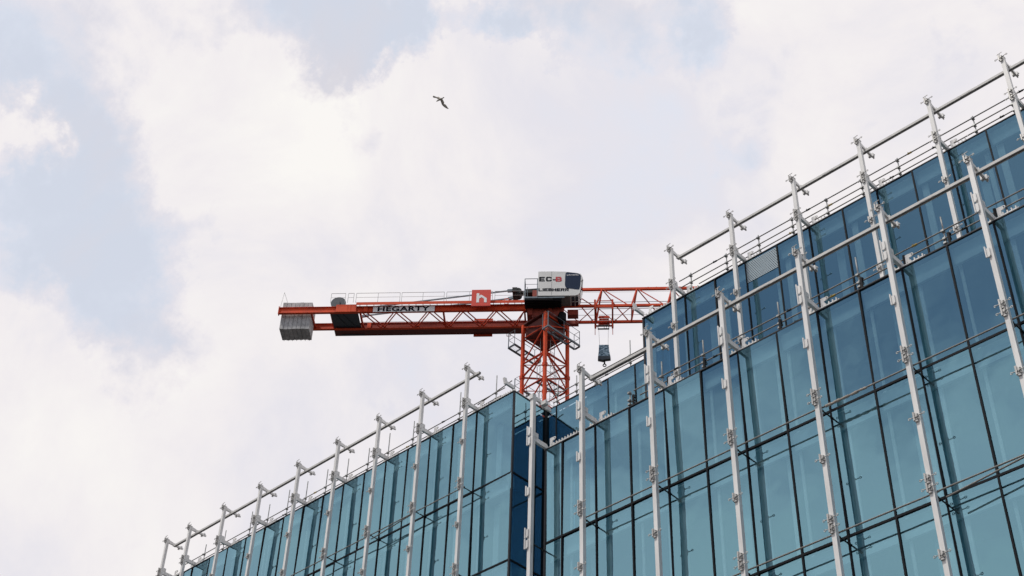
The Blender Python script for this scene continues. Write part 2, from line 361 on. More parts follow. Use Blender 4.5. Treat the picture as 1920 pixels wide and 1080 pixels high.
# pale dotted protective film on one pane of the set-back block
fx = MB(); x0, x1, z0, z1 = -23.20, -21.80, 37.74, 38.72
nx, nz = 17, 13
for j in range(nz):
    z = z0 + (z1 - z0) * j / nz; h = (z1 - z0) / nz
    fx.box(x0, x1, YA - .022, YA - .016, z, z + h * .52)
    for i in range(nx + 1):
        xx = x0 + (x1 - x0) * (i + (.5 if j % 2 else 0)) / (nx + 1)
        fx.box(xx, xx + .028, YA - .0215, YA - .0165, z + h * .52, z + h)
bb(fx, 'protective_film', 'frit', label='pale dotted film over the top of one pane')

# ------------------------------------------------------------------ white facade posts
W = .14                                             # post width
def rings(mb, x, y, z, span=.21):
    """ring-ended cross rod"""
    mb.tube((x - span + .03, y, z - .012), (x + span - .03, y, z + .012), .012, 8)
    for s in (-1, 1): mb.ring((x + s * span, y, z + s * .014), (0, 1, 0), .030, .011, 12, 6)
def clamp_mb(y, z, kind):
    mb = MB()
    if kind == 'ring':
        mb.box(-.10, -.055, y - .075, y + .02, z - .11, z + .15)
        mb.box(-.05, .045, y - .045, y + .005, z - .075, z + .075); rings(mb, 0, y - .06, z)
        mb.tube((.0, y - .10, z - .03), (.0, y + .0, z - .03), .022, 8)
        mb.tube((.03, y - .09, z + .05), (.03, y, z + .05), .016, 8)
        mb.box(-.075, .02, y - .055, y + .0, z - .15, z - .10)
    else:                                           # plain plate clamp
        mb.box(-.125, -.095, y - .09, y - .03, z - .19, z + .19)
        mb.box(-.093, .0, y - .05, y + .0, z - .13, z + .13)
        mb.box(-.093, -.02, y - .055, y - .01, z - .17, z - .132)
    return mb
def facade_post(x, yg, top, bottom, clamps, parapet, label, group, arm=True, strut=None, gusset='small', comb=(-.25, .75), ang=0):
    """everything in the post's own frame: x along the facade, y towards the glass, origin at the post's foot"""
    off = .63
    t = empty('facade_post', (x, yg - off, bottom), ang, label=label, cat='steel post', group=group)
    H = top - bottom; z = lambda v: v - bottom; fr = -W / 2
    s = MB().box(-W / 2, W / 2, -W / 2, W / 2, 0, H); s.box(-W / 2 - .012, W / 2 + .012, -W / 2 - .012, W / 2 + .012, H + .002, H + .014)
    s.build('post_shaft', 'white', t)
    # drilled holes beside the strut level
    # head: arm reaching back with its gusset, and a forked end
    a = MB(); zt = H
    if gusset == 'small':
        a.box(-.035, .035, W / 2, off + .26, zt - .16, zt - .06)
        a.prism([(-.02, W / 2, zt - .059), (-.02, W / 2, zt + .02), (-.02, W / 2 + .10, zt + .02), (-.02, .42, zt - .03), (-.02, .42, zt - .059)], (.04, 0, 0))
        a.box(-.07, .07, .40, .56, zt - .175, zt - .045)
        a.box(-.09, -.036, off + .10, off + .20, zt - .21, zt - .02); a.box(.036, .09, off + .16, off + .27, zt - .21, zt - .04)
        a.tube((-.10, off + .24, zt - .11), (.12, off + .24, zt - .11), .028, 8); a.box(-.02, .02, off + .25, off + .38, zt - .15, zt - .07)
    else:
        a.prism([(-.03, W / 2, zt - .30), (-.03, W / 2, zt + .0), (-.03, .34, zt - .02), (-.03, off + .22, zt - .10), (-.03, off + .26, zt - .25), (-.03, .50, zt - .28), (-.03, .30, zt - .14), (-.03, .16, zt - .16)], (.06, 0, 0))
        a.box(.031, .26, .34, .50, zt - .27, zt - .12)
        a.box(-.075, .075, -W / 2 - .04, -W / 2 - .0135, zt - .20, zt - .02)
    a.build('head_arm', 'white', t)
    # clamp on the head with a T handle
    if gusset == 'small':
        hc = clamp_mb(fr, zt - .04, 'ring'); hc.tube((-.03, fr - .02, zt + .016), (-.03, fr - .02, zt + .20), .011, 8)
        hc.tube((-.13, fr - .02, zt + .19), (.06, fr - .02, zt + .215), .012, 8)
        hc.build('head_clamp', 'clamp', t)
    for zz, kind in clamps:
        if zz < bottom + .1: continue
        clamp_mb(fr, z(zz), kind).build('clamp', 'clamp' if kind == 'ring' else 'white', t)
    if arm:
        p = z(parapet) + .045
        b = MB(); b.box(-.05, .05, W / 2, off + .02, p + .04, p + .22)
        b.prism([(-.05, off + .021, p), (-.05, off + .021, p + .22), (-.05, off + .16, p + .10), (-.05, off + .16, p)], (.10, 0, 0))
        b.box(-.06, .06, W / 2, W / 2 + .16, p + .222, p + .40)
        b.build('outrigger_arm', 'white', t)
        c = MB(); yy = off - .02; c0, c1 = comb
        c.box(c0, c1, yy + .0, yy + .15, p - .006, p + .018); c.box(c0, c1, yy + .12, yy + .14, p + .019, p + .15)
        k = c0 + .04
        while k < c1 - .02: c.box(k, k + .03, yy + .01, yy + .119, p + .019, p + .13); k += .13
        c.build('parapet_bracket', 'white', t)
        h = MB(); h.box(.14, .26, yy + .10, yy + .125, p - .0, p + .44); h.box(.261, .34, yy + .10, yy + .125, p + .30, p + .43)
        h.ring((.35, yy + .11, p + .37), (0, 1, 0), .045, .016, 12, 6)
        h.build('bracket_hook', 'white', t)
    for sz in strut or []:
        st = MB().tube((0.03, W / 2, z(sz)), (0.03, off - .02, z(sz)), .022, 8); st.tube((.03, W / 2, z(sz)), (.03, W / 2 + .10, z(sz)), .034, 8)
        st.tube((.03, off - .07, z(sz)), (.03, off - .02, z(sz)), .036, 8)
        st.build('wall_strut', 'rod', t)
    if strut:                                       # slotted bolt holes in the side face
        for i_, sz in enumerate(strut):
            q = MB(); q.box(W / 2, W / 2 + .002, -.036, -.028, z(sz) - .36, z(sz) - .10); q.box(W / 2, W / 2 + .002, .0, .008, z(sz) - .36, z(sz) - .10)
            q.build('bolt_slot', 'galv', t)
    return t
ordn = ['first', 'second', 'third', 'fourth', 'fifth', 'sixth', 'seventh', 'eighth', 'ninth', 'tenth']
postA = [-59.93, -57.94, -55.07, -52.16, -49.23, -46.34, -43.47, -40.58, -37.70]
for i, x in enumerate(postA):
    cl = [(38.96, 'ring'), (38.70, 'ring'), (36.83, 'ring'), (34.89, 'ring'), (34.58, 'ring'), (32.75, 'ring'), (30.85, 'ring'), (30.55, 'ring')]
    facade_post(x, YA, 40.78, 4.0, cl, TOPA, 'slim white steel post before the left glass wing, %s from its far left end' % ordn[i] if i else 'white steel post at the far left end of the left glass wing',
                'white steel posts standing along the glass facade', strut=[34.60, 30.52])
postB = [-28.20, -25.97, -23.06, -20.14, -17.22, -14.31, -11.38]
for i, x in enumerate(postB):
    if i == 0: cl = [(29.98, 'plate'), (29.58, 'plate'), (27.6, 'plate'), (26.02, 'plate'), (25.62, 'plate'), (23.6, 'plate')]
    elif i < 6: cl = [(29.98, 'plate'), (29.60, 'plate'), (27.96, 'plate'), (26.17, 'ring'), (25.89, 'ring'), (23.97, 'ring'), (22.09, 'ring'), (21.80, 'ring'), (19.91, 'ring'), (18.0, 'ring')]
    else: cl = [(29.98, 'plate'), (29.60, 'plate'), (27.96, 'plate'), (26.16, 'ring'), (25.89, 'ring'), (23.99, 'ring'), (22.1, 'ring'), (21.8, 'ring')]
    facade_post(x, YB, 31.50, 4.0, cl, TOPB,
                'thick white post at the inner corner below the crane mast, no rail on its arm' if i == 0 else 'thick white post of the front glass block, %s right of the inner corner post' % ordn[i - 1],
                'white steel posts standing along the glass facade', strut=[25.66, 21.62], gusset='big' if i == 0 else 'small', comb=(.2, 1.45) if i == 0 else (-.25, .75))
postC = [-26.24, -23.28, -20.34, -17.43, -14.50, -11.57]
for i, x in enumerate(postC):
    cl = [(39.13, 'ring'), (38.86, 'ring'), (36.91, 'ring'), (34.66, 'ring')]
    facade_post(x, YA, 40.88, 34.25, cl, 38.80, 'white steel post on the set-back upper block, %s from the left' % ordn[i],
                'white steel posts standing along the glass facade')

# brackets at corners where no post stands
def lone_bracket(x, y, z, label, mirror=False):
    t = empty('corner_bracket', (x, y, z), 0, label=label, cat='bracket', group='white brackets on the roof corners')
    MB().bar((-.02, -.55, .16), (.0, -.02, .14), .09, .16).bar((-.02, -.60, .20), (-.02, -.45, .24), .09, .30).build('outrigger_arm', 'white', t)
    c = MB(); s = -1 if mirror else 1
    c.box(*sorted((.0, s * 1.3)), -.02, .14, .0, .02); c.box(*sorted((0, s * 1.3)), .10, .12, .021, .15)
    for k in range(9): c.box(*sorted((s * (.1 + .13 * k), s * (.13 + .13 * k))), -.01, .099, .021, .13)
    c.build('parapet_bracket', 'white', t)
    if not mirror:
        h = MB(); h.box(.22, .34, .05, .075, .02, .44); h.box(.341, .44, .05, .075, .32, .43); h.build('bracket_hook', 'white', t)
    else:
        c2 = MB().box(-.16, -.02, .3, 1.6, .0, .02).box(-.05, -.03, .3, 1.6, .021, .11)
        for k in range(9): c2.box(-.15, -.051, .36 + .13 * k, .39 + .13 * k, .021, .11)
        c2.build('parapet_bracket', 'white', t)
    return t
lone_bracket(XA1 - .02, YA, TOPA + .042, 'white bracket on the peak of the left wing, left of the crane mast', True)
lone_bracket(XC0 + .06, YA, 38.842, 'white bracket on the left top corner of the set-back block, under the crane jib')

# ------------------------------------------------------------------ top beams
def beam(x0, x1, yg, zt, label):
    b = MB(); y0 = yg - .27
    b.box(x0, x1, y0, y0 + .016, zt - .10, zt); b.box(x0, x1, y0 + .017, y0 + .104, zt - .016, zt - .001); b.box(x0, x1, y0 + .105, y0 + .12, zt - .10, zt - .0)
    b.box(x0, x1, y0 + .017, y0 + .036, zt - .10, zt - .086); b.box(x0, x1, y0 + .085, y0 + .104, zt - .10, zt - .086)
    for k in range(int((x1 - x0) / 5.8) + 1):
        xx = x0 + 1.1 + 5.8 * k
        if xx < x1 - .4: b.box(xx, xx + .5, y0 - .006, y0 - .001, zt - .085, zt - .012)
    return tag(b.build('top_rail_beam', 'beam'), label, 'rail beam', 'long channel beams under the post heads')
beam(-59.85, -37.35, YA, 40.61, 'long grey channel beam joining the post heads above the left wing')
beam(-25.95, -6.5, YB, 31.335, 'long grey channel beam joining the post heads above the front block')
beam(-26.20, -6.8, YA, 40.715, 'long grey channel beam joining the post heads above the set-back block')

# ------------------------------------------------------------------ scaffold tubes across the facade
def tubeobj(p, q, label, r=.025):
    return tag(MB().tube(p, q, r, 10).build('scaffold_tube', 'tube'), label, 'scaffold tube', 'scaffold tubes tied across the facade posts')
yb = YB - .63 + W / 2 + .03; ya = YA - .63 + W / 2 + .03
tubeobj((-25.97, yb, 25.75), (-17.3, yb, 25.75), 'upper scaffold tube across the front block, from the second post to the fifth')
tubeobj((-17.28, yb + .02, 25.74), (-6.5, yb + .02, 25.72), 'upper scaffold tube across the front block with cloth wrapped round its left end')
tubeobj((-26.0, yb, 21.70), (-14.2, yb, 21.74), 'lower scaffold tube across the front block, left of the second post from the right edge')
tubeobj((-14.4, yb + .05, 21.79), (-6.5, yb + .05, 21.88), 'lower scaffold tube at the bottom right, the upper of the pair that meet there')
tubeobj((-14.03, yb, 21.50), (-10.6, yb, 21.86), 'lower scaffold tube at the bottom right, the slanting one beneath its neighbour')
tubeobj((-60.0, ya, 34.56), (-37.6, ya, 34.60), 'scaffold tube across the left wing halfway down the photo')
tubeobj((-43.4, ya + .05, 34.40), (-40.6, ya + .02, 34.60), 'short slanting scaffold tube just under the long one on the left wing')
wr = MB(); px = -17.05
for k in range(16):
    xa = px + k * .095; rr = .045 + .012 * math.sin(k * 2.1) + random.uniform(-.006, .006)
    wr.tube((xa, yb + .02 + random.uniform(-.006, .006), 25.735 + random.uniform(-.008, .004)), (xa + .093, yb + .02, 25.735 + random.uniform(-.01, .006)), rr * (1 - k * .02), 10, rr * .85 * (1 - k * .02))
tag(wr.build('cloth_wrap', 'tape'), 'beige cloth wrapped round the upper scaffold tube of the front block', 'cloth')

# ------------------------------------------------------------------ guard rails on the roofs
def guard_rail(y, x0, x1, zs, poles, zb, label, brackets=(), ltop=None, r=.022):
    t = empty('guard_rail', (x0, y, zb), 0, label=label, cat='guard rail', group='scaffold guard rails along the roof edges')
    O = Vector((x0, y, zb))
    for (a, b, z, dy) in zs:
        MB().tube(Vector((a, y + dy, z)) - O, Vector((b, y + dy, z)) - O, r, 8).build('rail', 'tube', t)
    for x, zt in poles:
        p = MB().tube(Vector((x, y + .06, zb)) - O, Vector((x, y + .06, zt)) - O, .024, 8)
        for z in sorted({round(q[2], 2) for q in zs}):
            if z > zt: continue
            p.box(x - x0 - .045, x - x0 + .045, -.035, .10, z - zb - .03, z - zb + .03)
            p.tube((x - x0 - .075, .02, z - zb), (x - x0 + .075, .02, z - zb), .014, 6)
        p.tube(Vector((x, y + .06, zb)) - O, Vector((x, y + .06, zb + .05)) - O, .05, 8)
        p.build('pole', 'galv', t)
    for x in brackets:
        b = MB(); X = x - x0
        b.box(X - .035, X + .035, -.06, -.01, .0, .56).box(X - .035, X + .035, -.009, .30, .0, .07)
        b.prism([(X - .012, -.009, .071), (X - .012, .24, .071), (X - .012, -.009, .32)], (.024, 0, 0))
        b.ring((X + .06, -.03, .48), (1, 0, 0), .045, .014, 10, 6); b.ring((X, .05, .42), (1, 0, 0), .06, .014, 10, 6)
        b.box(X - .10, X + .30, .02, .10, .0, .03)
        b.build('edge_bracket', 'black', t)
    # a few couplers along the rails, some bound with yellow tape
    c_ = 0
    for k, (a, b, z, dy) in enumerate(zs):
        for i in range(int((b - a) / 4.4)):
            xx = a + 1.7 + k * 1.3 + i * 4.4
            if xx >= b - .3: continue
            c_ += 1
            MB().tube((xx - x0, dy, z - zb), (xx - x0 + .17, dy, z - zb), r * 1.5, 8).tube((xx - x0 + .05, dy, z - zb), (xx - x0 + .05, dy - .06, z - zb + .02), .012, 6).build('coupler', 'yellow' if c_ % 3 == 0 else 'rod', t)
    return t
guard_rail(YA + .22, -26.6, -6.5, [(-26.55, -6.5, 39.90, -.0), (-26.9, -6.5, 39.54, .0), (-25.6, -6.5, 39.24, .0)],
           [(-24.25, 40.05), (-22.70, 40.07), (-21.14, 40.05), (-19.58, 40.02), (-18.05, 40.05), (-16.5, 40.05), (-14.95, 40.04), (-13.43, 40.04), (-11.97, 40.02), (-10.45, 40.04), (-8.9, 40.04), (-26.0, 40.07)],
           38.85, 'three-tube scaffold guard rail on the set-back upper block')
guard_rail(YB + .22, -27.4, -6.5, [(-24.45, -6.5, 30.32, .0), (-24.2, -6.5, 30.02, -.0), (-26.9, -6.5, 29.86, .10)],
           [(-26.70, 30.55), (-24.66, 30.42), (-23.3, 30.95), (-21.60, 30.95), (-18.68, 30.9), (-15.82, 31.05), (-12.95, 30.9), (-10.0, 30.9)],
           29.57, 'low guard rail with black edge brackets on the front block roof', brackets=[x + .04 for x in gridB if -25 < x < -7])
guard_rail(YA + .22, -59.6, -35.6, [(-59.4, -36.2, 39.40, 0), (-58.6, -36.4, 39.09, 0)],
           [(-36.78, 40.38), (-39.04, 40.58), (-42.06, 40.42), (-43.72, 40.52), (-45.12, 40.32), (-46.6, 40.38), (-48.12, 40.44), (-49.6, 40.4), (-51.0, 40.5), (-52.5, 40.3), (-53.9, 40.45), (-56.0, 40.2), (-57.6, 40.0)],
           38.75, 'two-tube guard rail with tall thin poles on the left wing roof')
guard_rail(YR + .22, -35.2, -28.6, [(-35.2, -28.5, 39.55, 0), (-35.2, -28.5, 39.18, 0)], [(-33.88, 40.05), (-30.85, 40.40), (-35.0, 40.1)],
           38.75, 'two-tube guard rail above the recessed glass, before the crane mast')
cr_ = MB().tube((-37.9, YA + .26, 39.33), (-35.9, YA + .34, 39.70), .024, 8).tube((-37.2, YA + .20, 38.96), (-36.2, YA + .24, 39.05), .03, 8)
tag(cr_.build('scaffold_tube', 'tube'), 'short level scaffold tube at the right end of the left wing guard rail', 'scaffold tube', 'scaffold tubes tied across the facade posts')

# ------------------------------------------------------------------ tower crane
CX, CY = -47.3215, 50.2163
crane = empty('tower_crane', (CX, CY, 0), 0, label='orange flat-top tower crane with white cab behind the glass building', cat='crane')
RZ = R(40.7); RM = R(-1.7)
def cr(mb, name, m, rz=RZ, parent=None, **k):
    o = mb.build(name, m, parent or crane)
    if parent is None: o.rotation_euler = (0, 0, rz)
    return tag(o, **k)
# mast (its own axes follow the building)
h = .94; base = 0.3; top = 57.45
for sx in (-1, 1):
    for sy in (-1, 1):
        cr(MB().box(sx * h - .085, sx * h + .085, sy * h - .085, sy * h + .085, base, top), 'mast_leg', 'orange', RM)
mst = MB(); zz = 56.43; k = 0; corners = [(1, -1), (1, 1), (-1, 1), (-1, -1)]
levels = []
while zz > 1.5: levels.append(zz); zz -= 1.91
for i, z in enumerate(levels):
    for c in range(4):
        a, b = corners[c], corners[(c + 1) % 4]
        A = Vector((a[0] * h, a[1] * h, z)); B = Vector((b[0] * h, b[1] * h, z)); D = (B - A).normalized() * .09
        mst.tube(A + D, B - D, .045, 8)
        if i + 1 < len(levels):
            z2 = levels[i + 1]; P, Q = (A, B) if c % 2 == 0 else (B, A); dd = (Q - P).normalized() * .1
            mst.tube(Vector((P.x, P.y, z - .05)) + dd, Vector((Q.x, Q.y, z2 + .08)) - dd, .042, 8)
            if i % 3 == 1: mst.tube(Vector((P.x, P.y, z - .12)) + dd, Vector((Q.x, Q.y, z - .95)) - dd, .062, 8)
for c in range(4):
    a, b = corners[c], corners[(c + 1) % 4]; A = Vector((a[0] * h, a[1] * h, 56.43)); B = Vector((b[0] * h, b[1] * h, 57.3))
    if c % 2: A, B = Vector((b[0] * h, b[1] * h, 56.43)), Vector((a[0] * h, a[1] * h, 57.3))
    mst.tube(A, B, .05, 8)
    if c < 2: [mst.tube((a[0] * h * .95, a[1] * h * .95, zq), (-a[0] * h * .95, -a[1] * h * .95, zq), .026, 6) for zq in [v - .03 - .02 * c for v in levels]]; mst.tube((a[0] * h, a[1] * h, 57.35), (b[0] * h, b[1] * h, 57.35), .07, 8)
cr(mst, 'mast_bracing', 'orange2', RM)
jp = MB()
for z in levels[1::3]:
    for sx, sy in corners: cr(MB().box(sx * h - .115, sx * h + .115, sy * h - .115, sy * h + .115, z - 1.12, z - .86), 'mast_joint', 'orange2', RM)

lad = MB()
lad.tube((.35, .1, 2), (.35, .1, 57.2), .018, 6).tube((.35, .45, 2), (.35, .45, 57.2), .018, 6)
z = 2.3
while z < 57: lad.tube((.35, .1, z), (.35, .45, z), .011, 6); z += .3
for z in (50.5, 51.5, 52.4, 53.3, 54.3, 55.3): lad.ring((.0, .27, z), (0, 0, 1), .36, .012, 14, 4)
lad.tube((-.1, -.3, 45), (-.1, -.3, 57), .02, 6).tube((-.2, .45, 45), (.0, .1, 57), .015, 6)
cr(lad, 'mast_ladder', 'galv', RM)
# turret box at the mast head
tb = MB().box(-.84, .84, -.84, .84, 56.46, 57.36)
tb.box(-.98, .98, -.98, .98, 57.46, 57.54)
cr(tb, 'mast_head_box', 'deck', RM)
tr = MB().tube((0, 0, 57.545), (0, 0, 57.70), .92, 28).tube((0, 0, 57.71), (0, 0, 57.86), .82, 28)
cr(tr, 'slewing_ring', 'orange2')
tq = MB().box(-1.1, 1.1, -.85, .85, 57.87, 58.15); tq.box(-1.0, -.75, -.95, -.86, 57.6, 58.4).box(.2, .42, -.95, -.86, 57.6, 58.4)
tq.box(1.35, 2.0, -.7, -.3, 57.75, 58.15).box(1.101, 2.0, .45, .75, 58.0, 58.26)
tq.prism([(-.9, -.86, 57.87), (.9, -.86, 57.87), (.7, -.8, 57.55), (-.7, -.8, 57.55)], (0, .2, 0))
tq.box(-.8, .8, -.5, .5, 58.16, 59.9); tq.box(-.3, .3, -.3, .3, 59.91, 60.5)
cr(tq, 'turret', mat('turret_red', (.30, .04, .02), .6, var=.3))
mo = MB().tube((1.02, -.62, 57.30), (1.02, -.62, 57.86), .26, 18).tube((1.02, -.62, 57.2), (1.02, -.62, 57.299), .18, 16)
cr(mo, 'slewing_motor', 'black')
# platform round the turret
pd = MB().box(-1.22, 1.0, -1.74, -.98, 58.13, 58.20)
for k in range(5): pd.box(-1.2, .98, -1.7 + .16 * k, -1.64 + .16 * k, 58.06, 58.129)
pd.box(-1.22, .5, -.979, -.45, 58.16, 58.22)
pd.box(-1.22, .5, -1.755, -1.741, 58.10, 58.34)
cr(pd, 'cab_platform', 'black')
te = MB().box(-1.22, -.42, -1.775, -1.757, 58.2, 58.32).box(-.41, 1.2, -1.775, -1.757, 58.2, 58.29)
cr(te, 'toe_board', 'bluegrey')
pr = MB(); Y = -1.76
for x in (-1.2, -.44): pr.tube((x, Y, 58.2), (x, Y, 59.74), .025, 8)
pr.tube((-1.2, Y, 59.74), (-.4, Y, 59.74), .022, 8).tube((-1.2, Y, 59.3), (-.4, Y, 59.3), .014, 6).tube((-1.05, Y + .3, 58.2), (-1.05, Y + .3, 59.35), .016, 6)
pr.tube((-1.2, Y, 59.74), (-1.2, -.9, 59.74), .02, 6).tube((-1.2, -.9, 58.2), (-1.2, -.9, 59.74), .02, 6)
cr(pr, 'platform_rail', 'bluegrey')
# cab: side outline (x,z) extruded across
CYF = -1.80
prof = [(-.40, 58.36), (-.40, 60.28), (.42, 60.28), (1.25, 60.24), (1.9, 60.14), (2.18, 60.05), (2.27, 59.85), (2.23, 59.2), (2.12, 58.55), (2.0, 58.40), (1.8, 58.34)]
cab = MB().prism([(x, CYF, z) for x, z in prof], (0, 1.12, 0))
cabo = cr(cab, 'cab', 'cabw')
pj = MB().box(.415, .425, CYF - .006, CYF - .002, 58.40, 60.27); pj.build('panel_joint', 'navy', cabo)
wp = [(1.27, 60.12), (1.35, 60.19), (2.0, 60.08), (2.15, 59.98), (2.19, 59.85), (2.13, 59.0), (2.08, 58.82), (1.98, 58.80), (1.35, 58.92), (1.26, 59.0), (1.22, 59.2), (1.24, 59.9)]
MB().prism([(x, CYF - .014, z) for x, z in wp], (0, .012, 0)).build('cab_window', 'cabglass', cabo)
# cab front glazing and floor window
fg = MB()
fg.prism([(2.285, CYF + .08, 59.85), (2.285, CYF + 1.04, 59.85), (2.245, CYF + 1.04, 59.2), (2.14, CYF + 1.04, 58.57), (2.14, CYF + .08, 58.57), (2.245, CYF + .08, 59.2)], (.012, 0, 0))
fg.build('front_window', 'cabglass', cabo)
fl = MB().box(1.62, 2.02, CYF + .12, CYF + .98, 58.318, 58.33)
fl.build('floor_window', 'cabglass', cabo)
ff = MB().box(1.80, 1.84, CYF + .1, CYF + 1.0, 58.29, 58.315).box(1.60, 2.04, CYF + .52, CYF + .56, 58.288, 58.314)
ff.build('floor_window_frame', 'cabw', cabo)
cu = MB().box(.50, 1.52, CYF + .05, CYF + 1.08, 58.30, 58.335).box(.55, .72, CYF + .1, CYF + 1.0, 58.22, 58.299).box(.86, 1.0, CYF + .1, CYF + 1.0, 58.22, 58.299)
cu.build('cab_floor', mat('cab_floor_grey', (.22, .21, .19), .7, var=.3), cabo)
wpz = MB().tube((2.31, CYF + .1, 59.7), (2.25, CYF + .1, 58.45), .012, 6).tube((2.33, CYF - .02, 59.5), (2.20, CYF - .02, 59.45), .018, 6)
wpz.build('wiper', 'rod', cabo)
def block(body, m, x0, x1, z0, z1, y, gap=.22):
    """heavy block capitals cut as plates: every stroke a closed polygon on a 1 x 1 cell"""
    t, v = .30, .21
    L_ = {'E': [(0, 0, t, 1), (t, 0, 1, v), (t, .5 - v / 2, .9, .5 + v / 2), (t, 1 - v, 1, 1)],
          'L': [(0, 0, t, 1), (t, 0, 1, v)], 'I': [(0, 0, 1, 1)],
          'H': [(0, 0, t, 1), (1 - t, 0, 1, 1), (t, .39, 1 - t, .61)],
          '-': [(0, .22, 1, .42)],
          'B': [(0, 0, t, 1), (t, 0, .86, v), (t, .5 - v / 2, .88, .5 + v / 2), (t, 1 - v, .82, 1), (1 - t + .02, v * .7, 1, .5 - .06), (1 - t - .02, .5 + .06, .96, 1 - v * .7)],
          'R': [(0, 0, t, 1), (t, .38, .85, .56), (t, 1 - v, .88, 1), (1 - t, .50, .98, 1 - v * .6), [(t + .15, .38), (t + .45, .38), (1.02, 0), (.68, 0)]],
          'C': [(0, .14, t, .86), [(0, .14), (.16, 0), (.42, 0), (t, .16)], [(0, .86), (t, .84), (.42, 1), (.16, 1)], (.16, 0, .84, v), (.16, 1 - v, .84, 1), (1 - t, .10, 1, .34), (1 - t, .66, 1, .90)]}
    wd = [(.30 if c == 'I' else .5 if c == '-' else 1) for c in body]; tot = sum(wd) + gap * (len(body) - 1); u = (x1 - x0) / tot
    mb = MB(); x = x0
    for n_, (c, w_) in enumerate(zip(body, wd)):
        for q, st in enumerate(L_[c]):
            pts = [(st[0], st[1]), (st[2], st[1]), (st[2], st[3]), (st[0], st[3])] if isinstance(st, tuple) else st
            mb.prism([(x + a * u * w_, y - .0004 * q, z0 + b * (z1 - z0)) for a, b in pts], (0, .006, 0))
        x += u * (w_ + gap)
    return mb.build('lettering', m, cabo)
block('EC-', 'navy', -.34, .66, 59.49, 59.84, CYF - .012)
block('B', 'redl', .66, 1.03, 59.45, 59.83, CYF - .014)
block('LIEB', 'navy', -.37, .44, 58.71, 58.93, CYF - .012, .12)
block('HERR', 'navy', .46, 1.46, 58.69, 58.91, CYF - .012, .12)
text('lettering', 'Litronic', 'whitel', cabo, 1.34, 2.05, 59.90, 60.02, CYF - .022, .01)
# counter jib beams
def ibeam(mb, x0, x1, y, z0, z1, s):
    mb.box(x0, x1, y - .012, y + .012, z0 + .021, z1 - .021); mb.box(x0, x1, y - .09, y + .09, z0, z0 + .02); mb.box(x0, x1, y - .09, y + .09, z1 - .02, z1)
for s in (-1, 1):
    b = MB(); y = .80 * s
    ibeam(b, -16.25, -1.15, y, 58.05, 58.50, s)
    b.box(-12.75, -11.5, y + s * .095 if s > 0 else y - .115, y + .115 if s > 0 else y - .095, 58.06, 58.62)
    b.box(-11.05, -10.8, y - .10, y - .092, 58.08, 58.47); b.box(-16.30, -16.26, y - .12, y + .12, 57.98, 58.56)
    cr(b, 'counter_jib_beam', 'orange')
    if s > 0: cr(MB().box(-12.7, -1.2, .765, .787, 58.075, 58.475), 'beam_shade_plate', 'webshade')  # added plate, its dark red paints the shade on the far web
wk = MB()   # walkways with upstand outside both beams
wk.box(-11.5, -1.2, -1.10, -.92, 58.585, 58.605).box(-11.5, -1.2, -1.115, -1.101, 58.41, 58.62)
wf = MB().box(-13.1, -1.2, .90, 1.42, 58.07, 58.10).box(-13.1, -1.2, 1.421, 1.435, 58.04, 58.20)
for k in range(24): wk.bar((-11.3 + .43 * k, -.86, 58.53), (-11.3 + .43 * k, -1.1, 58.54), .03, .05)
cr(wk, 'walkway', 'orange'); cr(wf, 'walkway', 'deck')
lc = MB(); x = -11.2; s = 1
for off in (0, .22):
    x = -11.2 + off; s = 1
    while x < -1.4:
        x2 = min(x + 1.02, -1.2); lc.bar((x, -.79 * s, 58.12 + off * .3), (x2, .79 * s, 58.12 + off * .3), .055, .05); x = x2; s = -s
for x in (-14.3, -13.1, -11.3, -6.2, -1.25): lc.bar((x, -.78, 58.25), (x, .78, 58.25), .10, .16)
cr(lc, 'counter_jib_lacing', 'orange2')
hl = MB()
for x in (-2.45, -2.2): hl.box(x, x + .03, -1.27, -1.24, 58.22, 58.60)
hl.box(-2.45, -2.17, -1.27, -1.24, 58.601, 58.63).box(-2.45, -2.17, -1.27, -1.24, 58.19, 58.219)
hl.box(-2.45, -2.42, 1.44, 1.47, 57.9, 58.2).box(-2.22, -2.19, 1.44, 1.47, 57.9, 58.2).box(-2.45, -2.19, 1.44, 1.47, 57.87, 57.899)
cr(hl, 'lifting_eye', 'orange')
# winch
wd = MB().tube((-12.75, -.45, 59.10), (-12.75, .45, 59.10), .30, 24).tube((-12.75, -.50, 59.10), (-12.75, -.451, 59.10), .47, 28).tube((-12.75, .451, 59.10), (-12.75, .50, 59.10), .47, 28)
wd.box(-12.85, -12.65, -.56, -.501, 58.6, 59.2)
cr(wd, 'winch_drum', 'drum')
wb = MB().box(-13.10, -11.42, -.78, 1.30, 58.16, 58.22).box(-12.7, -11.25, 1.301, 1.33, 58.02, 58.36).box(-12.4, -11.6, -.4, .5, 58.221, 58.85)
wb.bar((-12.9, -.75, 58.14), (-12.2, .75, 58.14), .05, .03).bar((-12.5, -.75, 58.14), (-11.7, .75, 58.14), .05, .03)
cr(wb, 'winch_platform', 'drum')
# counterweight slabs
for i in range(7):
    x0 = -16.15 + .262 * i
    sl = MB().box(x0, x0 + .243, -.55 + random.uniform(-.01, .01), .55, 57.06 + random.uniform(-.02, .02), 59.13 + random.uniform(-.015, .015))
    sl.ring((x0 + .12, .50, 57.02), (1, 0, 0), .045, .010, 10, 5)
    cr(sl, 'counterweight_slab', mat('slab_concrete', (.56 + random.uniform(-.09, .06),) * 3, .9, var=.35, scale=4, bump=.3))
af = MB().tube((-16.2, -.9, 58.5), (-16.12, -.8, 59.75), .012, 6).tube((-15.85, -.7, 59.0), (-16.12, -.8, 59.75), .012, 6).tube((-16.2, .9, 58.5), (-16.12, .8, 59.6), .012, 6)
cr(af, 'end_frame', 'galv')
